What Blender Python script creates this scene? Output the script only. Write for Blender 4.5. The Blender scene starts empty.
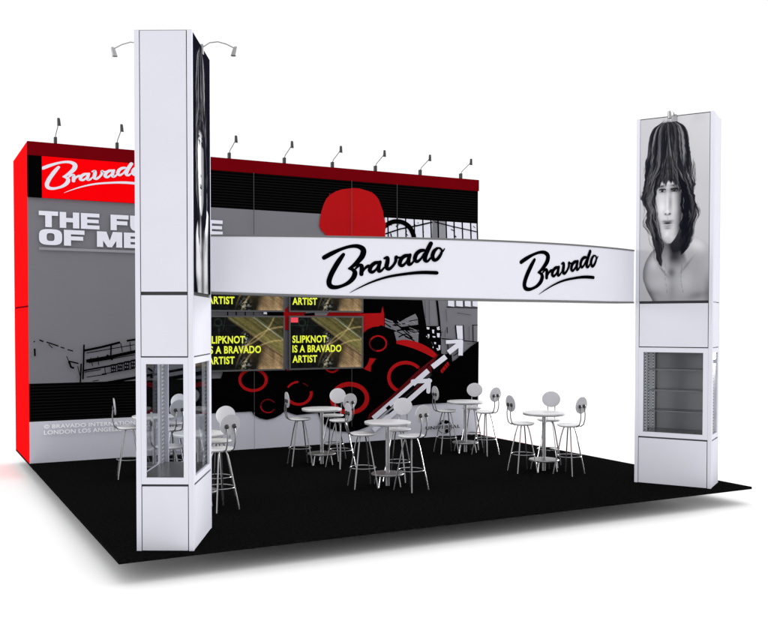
import bpy, math, random
import numpy as np
from mathutils import Vector, Matrix
random.seed(7)
SC = bpy.context.scene
COL = SC.collection
PI = math.pi

# ------------------------------------------------------------------ camera, light, exposure
CAM = np.array([-1.9233, -16.0654, 2.3778])
YAW, PITCH, ROLL = 0.466383, -0.0236387, -0.000563
FPX, SHX, SHY = 898.497, -30.2947, 31.5453          # focal and principal point offset, in pixels of a 768 px wide frame
cd = bpy.data.cameras.new('camera'); cam = bpy.data.objects.new('camera', cd); COL.objects.link(cam)
cam.location = CAM; cam.rotation_mode = 'XYZ'
cam.rotation_euler = (PI/2 + PITCH, 0, -YAW)
cd.sensor_width = 36; cd.lens = FPX/768*36
cd.shift_x = -SHX/768; cd.shift_y = SHY/768
cd.clip_start = .1; cd.clip_end = 2000
SC.camera = cam
SC.render.resolution_x = 1024; SC.render.resolution_y = 836

W = bpy.data.worlds.new("World"); SC.world = W; W.use_nodes = True
bg = W.node_tree.nodes['Background']
bg.inputs['Color'].default_value = (1, 1, 1, 1); bg.inputs['Strength'].default_value = 1.04

def area(name, loc, target, sx, sy, power, col=(1, 1, 1)):
    l = bpy.data.lights.new(name, 'AREA'); l.shape = 'RECTANGLE'; l.size = sx; l.size_y = sy
    l.energy = power; l.color = col
    o = bpy.data.objects.new(name, l); COL.objects.link(o); o.location = loc
    o.rotation_euler = (Vector(target)-Vector(loc)).to_track_quat('-Z', 'Y').to_euler()
    return o
area('added_front_fill', (1.0, -27, 9.0), (4.5, -3, 1.6), 12, 7, 60)  # added fill from the front, evens the light on the towers
area('added_left_fill', (-50, 5.0, 6.0), (8.4, -6.3, 2.2), 16, 12, 12000)  # added fill aimed at the right tower's poster face
area('added_right_fill', (56, 9, 6.0), (0.8, -6.3, 2.2), 16, 12, 25000)  # added fill that lifts the inner side of the left tower
area('added_top_fill', (4.5, -6, 16.0), (4.5, -6, 0), 22, 22, 650)  # added top light, keeps the ground white

SC.view_settings.view_transform = 'Standard'; SC.view_settings.look = 'None'
SC.view_settings.gamma = 1; SC.view_settings.exposure = 0

# ------------------------------------------------------------------ picture -> place helpers (used to read sizes off the photograph)
def cam_axes():
    cy, sy, cp, sp = math.cos(YAW), math.sin(YAW), math.cos(PITCH), math.sin(PITCH)
    f = np.array([sy*cp, cy*cp, sp]); r = np.array([cy, -sy, 0]); u = np.cross(r, f)
    return r, u, f
AR, AU, AF = cam_axes()
def ray(px, py):
    return AR*((px-384-SHX)/FPX) - AU*((py-313.5-SHY)/FPX) + AF
def on_wall(px, py):
    d = ray(px, py); t = (0-CAM[1])/d[1]; q = CAM+t*d
    return (float(q[0]), float(q[2]))
def on_height(px, py, z):
    d = ray(px, py); t = (z-CAM[2])/d[2]; q = CAM+t*d
    return (float(q[0]), float(q[1]))

# ------------------------------------------------------------------ materials
def srgb(c):
    return tuple((v/255/12.92 if v/255 <= .04045 else ((v/255+.055)/1.055)**2.4) for v in c)
MATS = {}
def mat(name, col, rough=.5, metal=0., spec=.5, var=.0, vscale=8., bump=0., bscale=60.):
    if name in MATS: return MATS[name]
    m = bpy.data.materials.new(name); m.use_nodes = True; nt = m.node_tree
    b = nt.nodes['Principled BSDF']
    b.inputs['Base Color'].default_value = (*col, 1)
    b.inputs['Roughness'].default_value = rough; b.inputs['Metallic'].default_value = metal
    b.inputs['Specular IOR Level'].default_value = spec
    tc = nt.nodes.new('ShaderNodeTexCoord')
    if var > 0:
        n = nt.nodes.new('ShaderNodeTexNoise'); n.inputs['Scale'].default_value = vscale; n.inputs['Detail'].default_value = 4
        nt.links.new(tc.outputs['Object'], n.inputs['Vector'])
        mr = nt.nodes.new('ShaderNodeMapRange'); mr.inputs['From Min'].default_value = .3; mr.inputs['From Max'].default_value = .7
        mr.inputs['To Min'].default_value = 1-var; mr.inputs['To Max'].default_value = 1+var
        nt.links.new(n.outputs['Fac'], mr.inputs['Value'])
        vm = nt.nodes.new('ShaderNodeVectorMath'); vm.operation = 'SCALE'; vm.inputs[0].default_value = col
        nt.links.new(mr.outputs['Result'], vm.inputs['Scale']); nt.links.new(vm.outputs['Vector'], b.inputs['Base Color'])
    if bump > 0:
        n2 = nt.nodes.new('ShaderNodeTexNoise'); n2.inputs['Scale'].default_value = bscale; n2.inputs['Detail'].default_value = 3
        nt.links.new(tc.outputs['Object'], n2.inputs['Vector'])
        bp = nt.nodes.new('ShaderNodeBump'); bp.inputs['Strength'].default_value = bump; bp.inputs['Distance'].default_value = .01
        nt.links.new(n2.outputs['Fac'], bp.inputs['Height']); nt.links.new(bp.outputs['Normal'], b.inputs['Normal'])
    MATS[name] = m; return m
def stripe_mat(name, c0, c1, period, duty, rough=.5, axis='Z'):
    if name in MATS: return MATS[name]
    m = bpy.data.materials.new(name); m.use_nodes = True; nt = m.node_tree; b = nt.nodes['Principled BSDF']
    tc = nt.nodes.new('ShaderNodeTexCoord'); sp = nt.nodes.new('ShaderNodeSeparateXYZ')
    nt.links.new(tc.outputs['Object'], sp.inputs[0])
    d = nt.nodes.new('ShaderNodeMath'); d.operation = 'DIVIDE'; d.inputs[1].default_value = period
    nt.links.new(sp.outputs[axis], d.inputs[0])
    f = nt.nodes.new('ShaderNodeMath'); f.operation = 'FRACT'; nt.links.new(d.outputs[0], f.inputs[0])
    g = nt.nodes.new('ShaderNodeMath'); g.operation = 'LESS_THAN'; g.inputs[1].default_value = duty; nt.links.new(f.outputs[0], g.inputs[0])
    mx = nt.nodes.new('ShaderNodeMix'); mx.data_type = 'RGBA'
    mx.inputs[6].default_value = (*c0, 1); mx.inputs[7].default_value = (*c1, 1)
    nt.links.new(g.outputs[0], mx.inputs[0]); nt.links.new(mx.outputs[2], b.inputs['Base Color'])
    b.inputs['Roughness'].default_value = rough; b.inputs['Specular IOR Level'].default_value = 0
    MATS[name] = m; return m
def glass_mat():
    m = bpy.data.materials.new('clear_glass'); m.use_nodes = True; nt = m.node_tree
    for n in list(nt.nodes):
        if n.type == 'BSDF_PRINCIPLED': nt.nodes.remove(n)
    out = [n for n in nt.nodes if n.type == 'OUTPUT_MATERIAL'][0]
    t = nt.nodes.new('ShaderNodeBsdfTransparent'); t.inputs[0].default_value = (.93, .94, .95, 1)
    g = nt.nodes.new('ShaderNodeBsdfGlossy'); g.inputs['Roughness'].default_value = .02
    fr = nt.nodes.new('ShaderNodeFresnel'); fr.inputs['IOR'].default_value = 1.10
    mx = nt.nodes.new('ShaderNodeMixShader')
    hf = nt.nodes.new('ShaderNodeMath'); hf.operation = 'MULTIPLY'; hf.inputs[1].default_value = .35
    nt.links.new(fr.outputs[0], hf.inputs[0]); nt.links.new(hf.outputs[0], mx.inputs[0]); nt.links.new(t.outputs[0], mx.inputs[1]); nt.links.new(g.outputs[0], mx.inputs[2])
    nt.links.new(mx.outputs[0], out.inputs[0]); return m
def attr_mat(name, emit=0., rough=.45):
    m = bpy.data.materials.new(name); m.use_nodes = True; nt = m.node_tree; b = nt.nodes['Principled BSDF']
    a = nt.nodes.new('ShaderNodeAttribute'); a.attribute_name = 'Print'
    if emit:
        b.inputs['Base Color'].default_value = (.01, .01, .01, 1)
        nt.links.new(a.outputs['Color'], b.inputs['Emission Color']); b.inputs['Emission Strength'].default_value = emit
    else:
        nt.links.new(a.outputs['Color'], b.inputs['Base Color'])
    b.inputs['Roughness'].default_value = rough; b.inputs['Specular IOR Level'].default_value = 0
    if emit: b.inputs['Base Color'].default_value = (.002, .002, .002, 1)
    return m

M_WHITE = mat('white_laminate', (.605, .605, .67), .6, spec=0., var=.012, vscale=2)
M_POST = mat('white_aluminium_post', (.62, .62, .69), .5, spec=0.)
M_GAP = mat('dark_gap', (.025, .025, .03), .7)
M_FASCIA = mat('beam_fabric', (.71, .71, .785), .6, spec=.0, var=.012, vscale=1.5)
M_TRIM = mat('beam_trim_metal', (.15, .15, .155), .5, spec=.2)
M_BLACK = mat('black_print', (.0012, .0012, .0014), .6, spec=0.)
M_LOGO = mat('black_vinyl', (.0012, .0012, .0022), .5, spec=0.)
M_RIB = stripe_mat('black_ribbed_print', (.0012, .0012, .0012), (.0065, .0065, .0068), .052, .30, .9)
M_GREY = mat('grey_print', srgb((117, 117, 123)), .6, spec=0., var=.02, vscale=1.2)
M_LGREY = mat('pale_grey_print', srgb((200, 201, 212)), .6, spec=0., var=.025, vscale=.9)
M_PWHITE = mat('white_print', (.74, .74, .83), .6, spec=0.)
M_MGREY = mat('middle_grey_print', srgb((140, 140, 146)), .6, spec=0.)
M_RED = mat('red_print', (.42, .008, .010), .6, spec=0., var=.04, vscale=2)
M_DRED = mat('dark_red_print', (.10, .006, .008), .6, spec=0.)
M_BRED = mat('bright_red_banner', (.95, .0005, .003), .5, spec=0.)
M_SIDE = mat('bright_red_laminate', (.68, .0045, .0055), .5, spec=0., var=.03, vscale=1.5)
M_HEAD = mat('deep_red_header', (.145, .0012, .004), .5, spec=0., var=.06, vscale=2)
M_SEAM = mat('panel_seam', (.03, .03, .03), .6)
M_CARPET = mat('black_carpet', (.0048, .0048, .0049), .95, spec=0., var=.45, vscale=26, bump=.5, bscale=150)
M_GROUND = mat('white_floor', (.985, .985, .985), .9, spec=.0, var=.004, vscale=.5)
M_ADDED_PLINTH = mat('added_plinth', (.05, .05, .05), .8)
M_BEZEL = mat('screen_bezel', (.055, .055, .058), .4)
M_SEAT = mat('white_seat_plastic', (.74, .74, .76), .25, var=.02)
M_BACK = mat('pale_grey_back_plastic', (.46, .46, .49), .35, var=.03)
M_CHROME = mat('chrome_tube', (.31, .31, .32), .22, metal=.9)
M_DCHROME = mat('dark_chrome_rod', (.16, .16, .17), .3, metal=.8)
M_POLE = mat('brushed_steel', (.30, .30, .31), .38, metal=.7)
M_TOP = mat('pale_table_top', (.70, .70, .72), .3, var=.03)
M_RIM = mat('table_rim', (.36, .36, .37), .35, metal=.4)
M_LAMP = mat('dark_lamp_metal', (.03, .03, .032), .4, metal=.3)
M_LAMPS = mat('silver_lamp_metal', (.32, .32, .33), .35, metal=.6)
M_CASEFLOOR = mat('case_floor_metal', (.13, .13, .13), .25, metal=.5)
M_CASEBACK = mat('case_back_panel', srgb((121, 121, 122)), .6, spec=.15)
M_SHELF = mat('shelf_glass_edge', (.12, .12, .125), .3)
M_STD = stripe_mat('slotted_standard', (.10, .10, .105), (.62, .62, .64), .045, .50, .5)
M_CASEPOST = mat('case_post_metal', (.33, .33, .34), .5, spec=.2)
M_GLASS = glass_mat()
M_YEL = bpy.data.materials.new('yellow_caption'); M_YEL.use_nodes = True
_b = M_YEL.node_tree.nodes['Principled BSDF']; _b.inputs['Base Color'].default_value = (.1, .1, .0, 1)
_b.inputs['Emission Color'].default_value = (.76, .86, .03, 1); _b.inputs['Emission Strength'].default_value = .95
M_TAG = bpy.data.materials.new('red_screen_tag'); M_TAG.use_nodes = True
_b = M_TAG.node_tree.nodes['Principled BSDF']; _b.inputs['Base Color'].default_value = (.1, .0, .0, 1)
_b.inputs['Emission Color'].default_value = (.80, .05, .09, 1); _b.inputs['Emission Strength'].default_value = .9
M_PRINT = attr_mat('portrait_print')
M_SCREEN = attr_mat('screen_picture', emit=.95)

# ------------------------------------------------------------------ mesh builder
class MB:
    def __init__(s): s.v = []; s.f = []; s.mi = []; s.sm = []; s.m = []
    def midx(s, m):
        if m not in s.m: s.m.append(m)
        return s.m.index(m)
    def add(s, vs, fs, m, smooth=False):
        o = len(s.v); s.v += [tuple(v) for v in vs]; k = s.midx(m)
        for f in fs: s.f.append([i+o for i in f]); s.mi.append(k); s.sm.append(smooth)
    def box(s, x0, x1, y0, y1, z0, z1, m, bev=0.):
        if bev > 0:
            import bmesh
            bm = bmesh.new(); bmesh.ops.create_cube(bm, size=1)
            for v in bm.verts: v.co = Vector(((x0+x1)/2+v.co.x*(x1-x0), (y0+y1)/2+v.co.y*(y1-y0), (z0+z1)/2+v.co.z*(z1-z0)))
            bmesh.ops.bevel(bm, geom=list(bm.edges), offset=bev, segments=2, affect='EDGES', profile=.5)
            bm.verts.index_update()
            s.add([v.co[:] for v in bm.verts], [[v.index for v in f.verts] for f in bm.faces], m); bm.free(); return
        v = [(x0, y0, z0), (x1, y0, z0), (x1, y1, z0), (x0, y1, z0), (x0, y0, z1), (x1, y0, z1), (x1, y1, z1), (x0, y1, z1)]
        s.add(v, [(0, 3, 2, 1), (4, 5, 6, 7), (0, 1, 5, 4), (1, 2, 6, 5), (2, 3, 7, 6), (3, 0, 4, 7)], m)
    def tube(s, pts, r, m, n=10, caps=True, closed=False):
        P = [Vector(p) for p in pts]; N = len(P); rs = r if isinstance(r, (list, tuple)) else [r]*N
        rings = []; up = None
        for i, p in enumerate(P):
            if closed: t = (P[(i+1) % N]-P[i-1])
            else: t = P[min(i+1, N-1)]-P[max(i-1, 0)]
            t.normalize()
            if up is None: up = Vector((0, 0, 1)) if abs(t.z) < .9 else Vector((1, 0, 0))
            a = t.cross(up).normalized(); b = a.cross(t).normalized(); up = b
            rings.append([p+(a*math.cos(2*PI*k/n)+b*math.sin(2*PI*k/n))*rs[i] for k in range(n)])
        vs = [q for rg in rings for q in rg]; fs = []
        for i in range(N if closed else N-1):
            j = (i+1) % N
            for k in range(n): fs.append((i*n+k, i*n+(k+1) % n, j*n+(k+1) % n, j*n+k))
        if caps and not closed: fs += [tuple(range(n))[::-1], tuple((N-1)*n+k for k in range(n))]
        s.add(vs, fs, m, True)
    def lathe(s, prof, c, m, n=32, axis=Vector((0, 0, 1)), smooth=True, sx=1., sy=1.):
        c = Vector(c); axis = Vector(axis).normalized()
        a = axis.cross(Vector((0, 0, 1))) if abs(axis.z) < .9 else Vector((1, 0, 0))
        a.normalize(); b = axis.cross(a).normalized()
        vs = []; fs = []
        for r, h in prof:
            for k in range(n):
                t = 2*PI*k/n; vs.append(c+a*(r*sx*math.cos(t))+b*(r*sy*math.sin(t))+axis*h)
        for i in range(len(prof)-1):
            for k in range(n): fs.append((i*n+k, i*n+(k+1) % n, (i+1)*n+(k+1) % n, (i+1)*n+k))
        fs += [tuple(range(n))[::-1], tuple((len(prof)-1)*n+k for k in range(n))]
        s.add(vs, fs, m, smooth)
    def build(s, name, parent=None, loc=None, rotz=0.):
        me = bpy.data.meshes.new(name); me.from_pydata(s.v, [], s.f)
        for m in s.m: me.materials.append(m)
        me.polygons.foreach_set('material_index', s.mi); me.polygons.foreach_set('use_smooth', s.sm)
        me.update()
        if any(s.sm) and hasattr(me, 'set_sharp_from_angle'): me.set_sharp_from_angle(angle=math.radians(40))
        o = bpy.data.objects.new(name, me); COL.objects.link(o)
        if parent: o.parent = parent
        if loc: o.location = loc
        o.rotation_euler = (0, 0, rotz)
        return o
def one(fn, name, parent=None, *a, **k):
    b = MB(); getattr(b, fn)(*a, **k); return b.build(name, parent)
def tag(o, label=None, cat=None, group=None, kind=None):
    if label: o['label'] = label
    if cat: o['category'] = cat
    if group: o['group'] = group
    if kind: o['kind'] = kind
    return o
def thing(name, label, cat, loc=(0, 0, 0), rz=0., group=None):
    o = bpy.data.objects.new(name, None); COL.objects.link(o); o.location = loc; o.rotation_euler = (0, 0, rz)
    o.empty_display_size = .2
    return tag(o, label, cat, group)
def copy_tree(o, parent=None):
    c = o.copy(); COL.objects.link(c); c.parent = parent
    for ch in [x for x in KIDS.get(o.name, [])]: copy_tree(ch, c)
    return c
KIDS = {}
def learn(root):
    def rec(o):
        KIDS[o.name] = [x for x in COL.objects if x.parent == o]
        for x in KIDS[o.name]: rec(x)
    rec(root)

# text as mesh, returned as 2-D outline data
def text_mesh(s, bold=0., spacing=1., res=4):
    c = bpy.data.curves.new('tmp_text', 'FONT'); c.body = s; c.size = 1; c.offset = bold; c.space_character = spacing
    c.resolution_u = res; c.fill_mode = 'FRONT'
    o = bpy.data.objects.new('tmp_text', c); COL.objects.link(o)
    dg = bpy.context.evaluated_depsgraph_get(); dg.update()
    me = bpy.data.meshes.new_from_object(o.evaluated_get(dg))
    vs = [(v.co.x, v.co.y) for v in me.vertices]; fs = [tuple(p.vertices) for p in me.polygons]
    bpy.data.objects.remove(o); bpy.data.curves.remove(c); bpy.data.meshes.remove(me)
    xs = [v[0] for v in vs]; ys = [v[1] for v in vs]
    x0, x1, y0, y1 = min(xs), max(xs), min(ys), max(ys)
    return [((x-x0)/(x1-x0), (y-y0)/(y1-y0)) for x, y in vs], fs
def put_text(mb, s, m, x0, x1, z0, z1, y, bold=0., spacing=1.):
    vs, fs = text_mesh(s, bold, spacing)
    mb.add([(x0+u*(x1-x0), y, z0+v*(z1-z0)) for u, v in vs], fs, m)

def smooth_path(pts, n=6):      # Catmull-Rom through (x, y, w)
    P = [np.array(p, float) for p in pts]; out = []
    for i in range(len(P)-1):
        p0 = P[max(i-1, 0)]; p1 = P[i]; p2 = P[i+1]; p3 = P[min(i+2, len(P)-1)]
        for k in range(n):
            t = k/n; out.append(.5*((2*p1)+(-p0+p2)*t+(2*p0-5*p1+4*p2-p3)*t*t+(-p0+3*p1-3*p2+p3)*t**3))
    out.append(P[-1]); return out
def stroke(pts, n=6, cap=True):  # -> 2-D verts, faces of a variable width stroke
    Q = smooth_path(pts, n); vs = []; fs = []
    for i, q in enumerate(Q):
        t = Q[min(i+1, len(Q)-1)][:2]-Q[max(i-1, 0)][:2]; t = t/(np.linalg.norm(t)+1e-9); nn = np.array([-t[1], t[0]])
        vs += [tuple(q[:2]+nn*q[2]/2), tuple(q[:2]-nn*q[2]/2)]
    for i in range(len(Q)-1): fs.append((2*i, 2*i+1, 2*i+3, 2*i+2))
    if cap:
        for q, q2, a, b in ((Q[0], Q[1], 0, 1), (Q[-1], Q[-2], len(vs)-1, len(vs)-2)):
            d = q[:2]-q2[:2]; d = d/(np.linalg.norm(d)+1e-9); A = np.array(vs[a]); c = q[:2]; r = A-c
            base = len(vs); K = 5
            for k in range(1, K):
                th = PI*k/K; vs.append(tuple(c+r*math.cos(th)+d*np.linalg.norm(r)*math.sin(th)))
            fs.append(tuple([a]+list(range(base, base+K-1))+[b]))
    return vs, fs

# ================================================================== THE SETTING
FLOOR_DROP = -.26  # ground lowered below the slab; gap added for a soft shadow along its edge
g = MB(); g.add([(-600, -600, FLOOR_DROP), (600, -600, FLOOR_DROP), (600, 600, FLOOR_DROP), (-600, 600, FLOOR_DROP)], [(0, 1, 2, 3)], M_GROUND)
tag(g.build('ground'), kind='structure')
BX, BY0, BY1 = 9.144, -7.01, 2.065
g = MB(); g.box(0, BX, BY0, BY1, -.035, 0, M_CARPET); tag(g.build('floor'), kind='structure')
g = MB(); g.box(1.7, BX-1.7, BY0+1.9, BY1-1.4, FLOOR_DROP+.002, -.037, M_ADDED_PLINTH); tag(g.build('added_floor_base'), kind='structure')  # made-up base set far back under the raised slab, leaving the shadow gap open

# ================================================================== BACK WALL
WH = 5.45
wall = thing('display_wall', 'black, grey and red printed back wall with bright red left side', 'display wall')
one('box', 'wall_body', wall, .012, BX-.012, .006, BY1-.01, .001, WH-.004, M_GAP)
b = MB(); b.box(0, .010, .004, BY1, .001, 2.66, M_SIDE); b.box(0, .010, .004, BY1, 2.69, WH, M_SIDE); b.box(.002, .011, .006, BY1-.01, 2.655, 2.695, M_HEAD)
b.build('side_panel', wall)
one('box', 'side_panel', wall, BX-.010, BX, .004, BY1, .001, WH, M_SIDE)
one('box', 'header', wall, 0, BX, -.045, .004, 5.215, WH+.002, M_HEAD, .004)

mu = MB(); NPOLY = [0]
def ply(step=.0003):
    NPOLY[0] += 1; return -.003-NPOLY[0]*step
def rect(x0, x1, z0, z1, m, mb=None):
    y = ply(); (mb or mu).add([(x0, y, z0), (x1, y, z0), (x1, y, z1), (x0, y, z1)], [(0, 1, 2, 3)], m)
def poly(px, m, mb=None):            # outline read from the photograph, laid on the wall
    from mathutils.geometry import tessellate_polygon
    P = [on_wall(*q) for q in px]; y = ply()
    tris = tessellate_polygon([[Vector((a, c, 0)) for a, c in P]])
    (mb or mu).add([(a, y, c) for a, c in P], [tuple(t) for t in tris], m)
def line(px, w, m, mb=None, n=1, cap=False):     # stroke; widths in photo pixels
    y = ply(); pts = [(q[0], q[1], (q[2] if len(q) > 2 else w)) for q in px]
    vs, fs = stroke(pts, n, cap)
    (mb or mu).add([(on_wall(*v)[0], y, on_wall(*v)[1]) for v in vs], fs, m)
def ring(cx, cz, rx, rz, w, m, a0=0., a1=360., mb=None):
    y = ply(); N = 48; vs = []; fs = []; k0 = int((a1-a0)/360*N)
    for i in range(k0+1):
        t = math.radians(a0+(a1-a0)*i/k0); wob = 1+.06*math.sin(3*t+cx)
        for r in (1, -1):
            q = on_wall(cx+(rx+r*w*wob/2)*math.cos(t), cz-(rz+r*w*wob/2)*math.sin(t)); vs.append((q[0], y, q[1]))
    for i in range(k0): fs.append((2*i, 2*i+1, 2*i+3, 2*i+2))
    (mb or mu).add(vs, fs, m)
def disc(cx, cz, rx, rz, m, mb=None):
    poly([(cx+rx*math.cos(2*PI*i/40), cz-rz*math.sin(2*PI*i/40)) for i in range(40)], m, mb)

# big fields
rect(0, BX, 0.002, .80, M_LGREY)
rect(0, BX, 1.36, 4.53, M_GREY)
rect(0, BX, 4.53, 5.215, M_RIB)
rect(0, 3.9, .712, 1.362, M_RIB)
# warehouse windows, upper right
poly([(385, 217.5), (432, 220.6), (432, 262), (385, 262)], M_PWHITE)
poly([(445.7, 221.5), (477.3, 223.7), (477.3, 268), (445.7, 264)], M_PWHITE)
poly([(439.0, 221.3), (445.6, 221.6), (445.6, 264), (439.0, 264)], M_MGREY)
for x in (387.6, 397, 405.4, 414, 422.6, 430.7, 437.8, 445.9, 453.8, 462, 470.4, 476.9):
    line([(x, 216+(x-385)*.07), (x+1.2, 262)], 1.3, M_BLACK)
for k in range(26):
    x = 385+random.random()*90; yy = 219+(x-385)*.07+random.random()*20
    if 432 < x < 446: continue
    line([(x, yy), (x+random.uniform(-3, 3), yy+random.uniform(1, 4))], random.uniform(.5, 1.3), M_BLACK)
line([(384, 226.5), (392, 222), (401, 222), (408, 226), (412, 232), (414, 240), (416, 262)], 4.6, M_BLACK, n=5)
line([(385, 234), (400, 229), (418, 225.5), (432, 222.2)], 1.4, M_BLACK)
line([(434, 221.8), (452, 226.5), (477, 232)], 1.0, M_BLACK)
# lower right building
for x0, x1 in ((447.2, 453.3), (455.4, 462), (464, 469.8), (471.8, 476.8)):
    poly([(x0, 290), (x1, 290.5), (x1+.5, 306.8), (x0+.5, 306)], M_PWHITE)
line([(446, 307), (477.3, 308)], .8, M_BLACK); line([(462.8, 290), (463.3, 307)], .7, M_BLACK)
line([(436.3, 262), (436.5, 300), (438.5, 318), (440, 336)], 2.0, M_BLACK)
poly([(455.8, 325.8), (462, 325.8), (462.4, 339.2), (457, 338.8)], M_PWHITE)
line([(455.0, 325), (456.4, 339)], .9, M_BLACK)
line([(463, 325), (463.6, 340)], .8, M_BLACK)
line([(446.6, 327), (447, 333)], .7, M_BLACK); line([(472.5, 325), (472.8, 342)], .8, M_BLACK); line([(441, 338.5), (476.5, 342)], .8, M_BLACK)
line([(472, 325), (477.3, 325)], .6, M_BLACK)
line([(447, 342), (449, 362)], .8, M_BLACK); line([(453, 356), (461, 350)], .8, M_BLACK)
poly([(424.5, 326), (440, 326), (440.5, 341), (441, 357), (437, 356), (431, 341), (424.5, 341)], M_BLACK)
for q in [(426, 327, 3, 2.5), (431.5, 329.5, 2.2, 4), (436.2, 327, 2.4, 3.2), (425.5, 334, 3.4, 5.5), (432, 336, 3, 1.6), (436.3, 333, 3, 4.5), (433.5, 342, 2, 2.2), (437.8, 345, 2, 5)]:
    poly([(q[0], q[1]), (q[0]+q[2], q[1]+.3), (q[0]+q[2]*.9, q[1]+q[3]), (q[0]+.4, q[1]+q[3]*.9)], M_PWHITE)
# red figure
poly([(318.8, 226), (319.4, 219), (321, 211), (323.4, 203.9), (326, 198.6), (330, 194.7), (335.5, 191.4), (341.7, 189.5), (352, 188.2), (359, 188.6), (366.4, 190.8), (371.5, 192.6), (375.5, 196),
      (378.6, 200.5), (380.7, 206.5), (382.6, 212), (383.3, 218), (385.4, 224), (384.6, 232.5), (385, 262), (383.6, 300), (384, 330), (366, 338), (330, 330), (282, 330), (281, 312), (296, 300), (320, 290), (325.5, 262), (324.7, 233.8), (321, 231)], M_RED)
for k in range(5):
    x = 326+random.random()*54; line([(x, 189.5+abs(x-352)*.16+random.random()*3), (x+random.uniform(-2, 2), 205+random.random()*22)], .45, mat('hair_line_red', (.46, .007, .009), .6, spec=0.))
poly([(304, 306), (326, 305.5), (330, 309), (326, 315.5), (304, 315.5), (306, 311)], M_MGREY)
poly([(303.8, 313.4), (314, 312.6), (314.5, 315.4), (304, 315.8)], M_BLACK)
# black masses
poly([(361, 262), (421, 262), (421.3, 298), (423, 310), (424.8, 320), (427, 335), (432, 345), (437, 354), (433, 362), (418, 349), (405, 344), (395, 343), (388, 345), (384, 338), (383.6, 314), (382, 306), (380.5, 313), (361, 313.5)], M_BLACK)
poly([(414.7, 313.7), (404, 319), (396.5, 323.8), (384.2, 318), (384.5, 329), (392, 334), (394, 341), (404, 342.5), (417.6, 344), (418, 330), (417, 318)], M_GREY)
for l in [((384, 320), (400, 327), (417, 334)), ((384, 323), (396, 331), (414, 341)), ((396, 314), (398, 326), (412, 338)), ((386, 332), (400, 330), (417, 327)), ((398, 337), (406, 334), (412, 340)), ((385, 316), (404, 329), (418, 326))]:
    line(l, random.uniform(.8, 1.6), M_BLACK, n=3)
poly([(400, 327), (418, 324.5), (418, 330), (408, 330)], M_BLACK)
poly([(223, 369), (222, 374), (219.5, 380.5), (205, 381), (205, 412.8), (251.5, 411.4), (253.5, 415), (260, 418.4), (266.5, 419.6), (274, 417.8), (280, 414.6), (284.5, 410.8), (290, 413), (296, 415),
      (317.5, 412.6), (319, 417), (322.6, 423), (329, 428.4), (338, 431.2), (348.4, 431.8), (358, 430), (368, 426.2), (376, 419.5), (394, 404), (420, 380), (440, 361), (452, 352), (436, 357), (424, 349.5), (410, 344.5), (396, 341.5), (393, 330), (380, 325),
      (374, 330), (362, 336), (362, 366), (290, 370)], M_BLACK)
poly([(478, 341), (470, 346.5), (455, 359.5), (440, 368), (420, 385), (396, 405.5), (384, 415), (404, 406.2), (424, 404), (448, 402.6), (477.6, 401)], M_BLACK)
disc(377, 343.5, 18, 17, M_BLACK)
for k in range(22):
    x = 385+random.random()*28; yy = 318+random.random()*20; a = random.uniform(-.3, .9)
    line([(x, yy), (min(x+random.uniform(3, 9), 418), yy+a*6)], random.uniform(.4, 1.1), random.choice([M_BLACK, M_BLACK, M_MGREY]))
for k in range(16):
    x = 425+random.random()*14; yy = 327+random.random()*26
    line([(x, yy), (x+random.uniform(-3, 3), yy+random.uniform(-3, 3))], random.uniform(.5, 1.0), random.choice([M_BLACK, M_PWHITE]))
for q in [((424, 300), (424.6, 318)), ((428, 299), (428.6, 325)), ((445, 309), (446, 322)), ((456, 313), (470, 315)), ((466, 344), (475, 343)), ((444, 330), (444, 337)), ((468, 326), (468.3, 341))]:
    line(q, .5, M_SEAM)
# red details
line([(395.4, 342.2, 3), (404, 342.8, 6), (414, 345.2, 7.2), (424, 349.5, 7), (432, 354.5, 5.5), (438, 359.5, 2.5)], 6, M_RED, n=5)
ring(377, 343.4, 8.4, 7.6, 1.6, M_DRED); ring(377, 343.4, 8.2, 7.4, 1.5, M_RED, -100, 150)
ring(404.5, 377.3, 16.8, 14.8, 3.4, M_RED, 40, 262); ring(404.5, 377.3, 16.5, 14.5, 1.6, M_DRED, -60, 38)
ring(252.2, 379.8, 13.2, 10.6, 2.9, M_RED)
ring(297.8, 393, 12.5, 11.2, 2.8, M_RED, 175, 370); ring(297.8, 393, 12.5, 11.2, 2.0, M_RED, 92, 150); ring(297.8, 393, 12, 10.6, 1.2, M_DRED, 40, 70)
ring(267.2, 405.8, 7.2, 6.5, 1.5, M_DRED, 30, 330); ring(267.2, 405.8, 7.4, 6.7, .8, M_RED, 180, 300)
ring(348.6, 398.2, 17.4, 14.2, 4.4, M_RED)
ring(331, 364.5, 7.4, 7.4, 1.8, M_RED, 180, 360)
ring(288, 366, 5, 4.5, 1.1, M_DRED, 180, 360)
poly([(375, 358.5), (370, 365.5), (369.5, 371.6), (362.6, 368.8), (366.6, 364), (368.6, 358)], M_RED)
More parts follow.
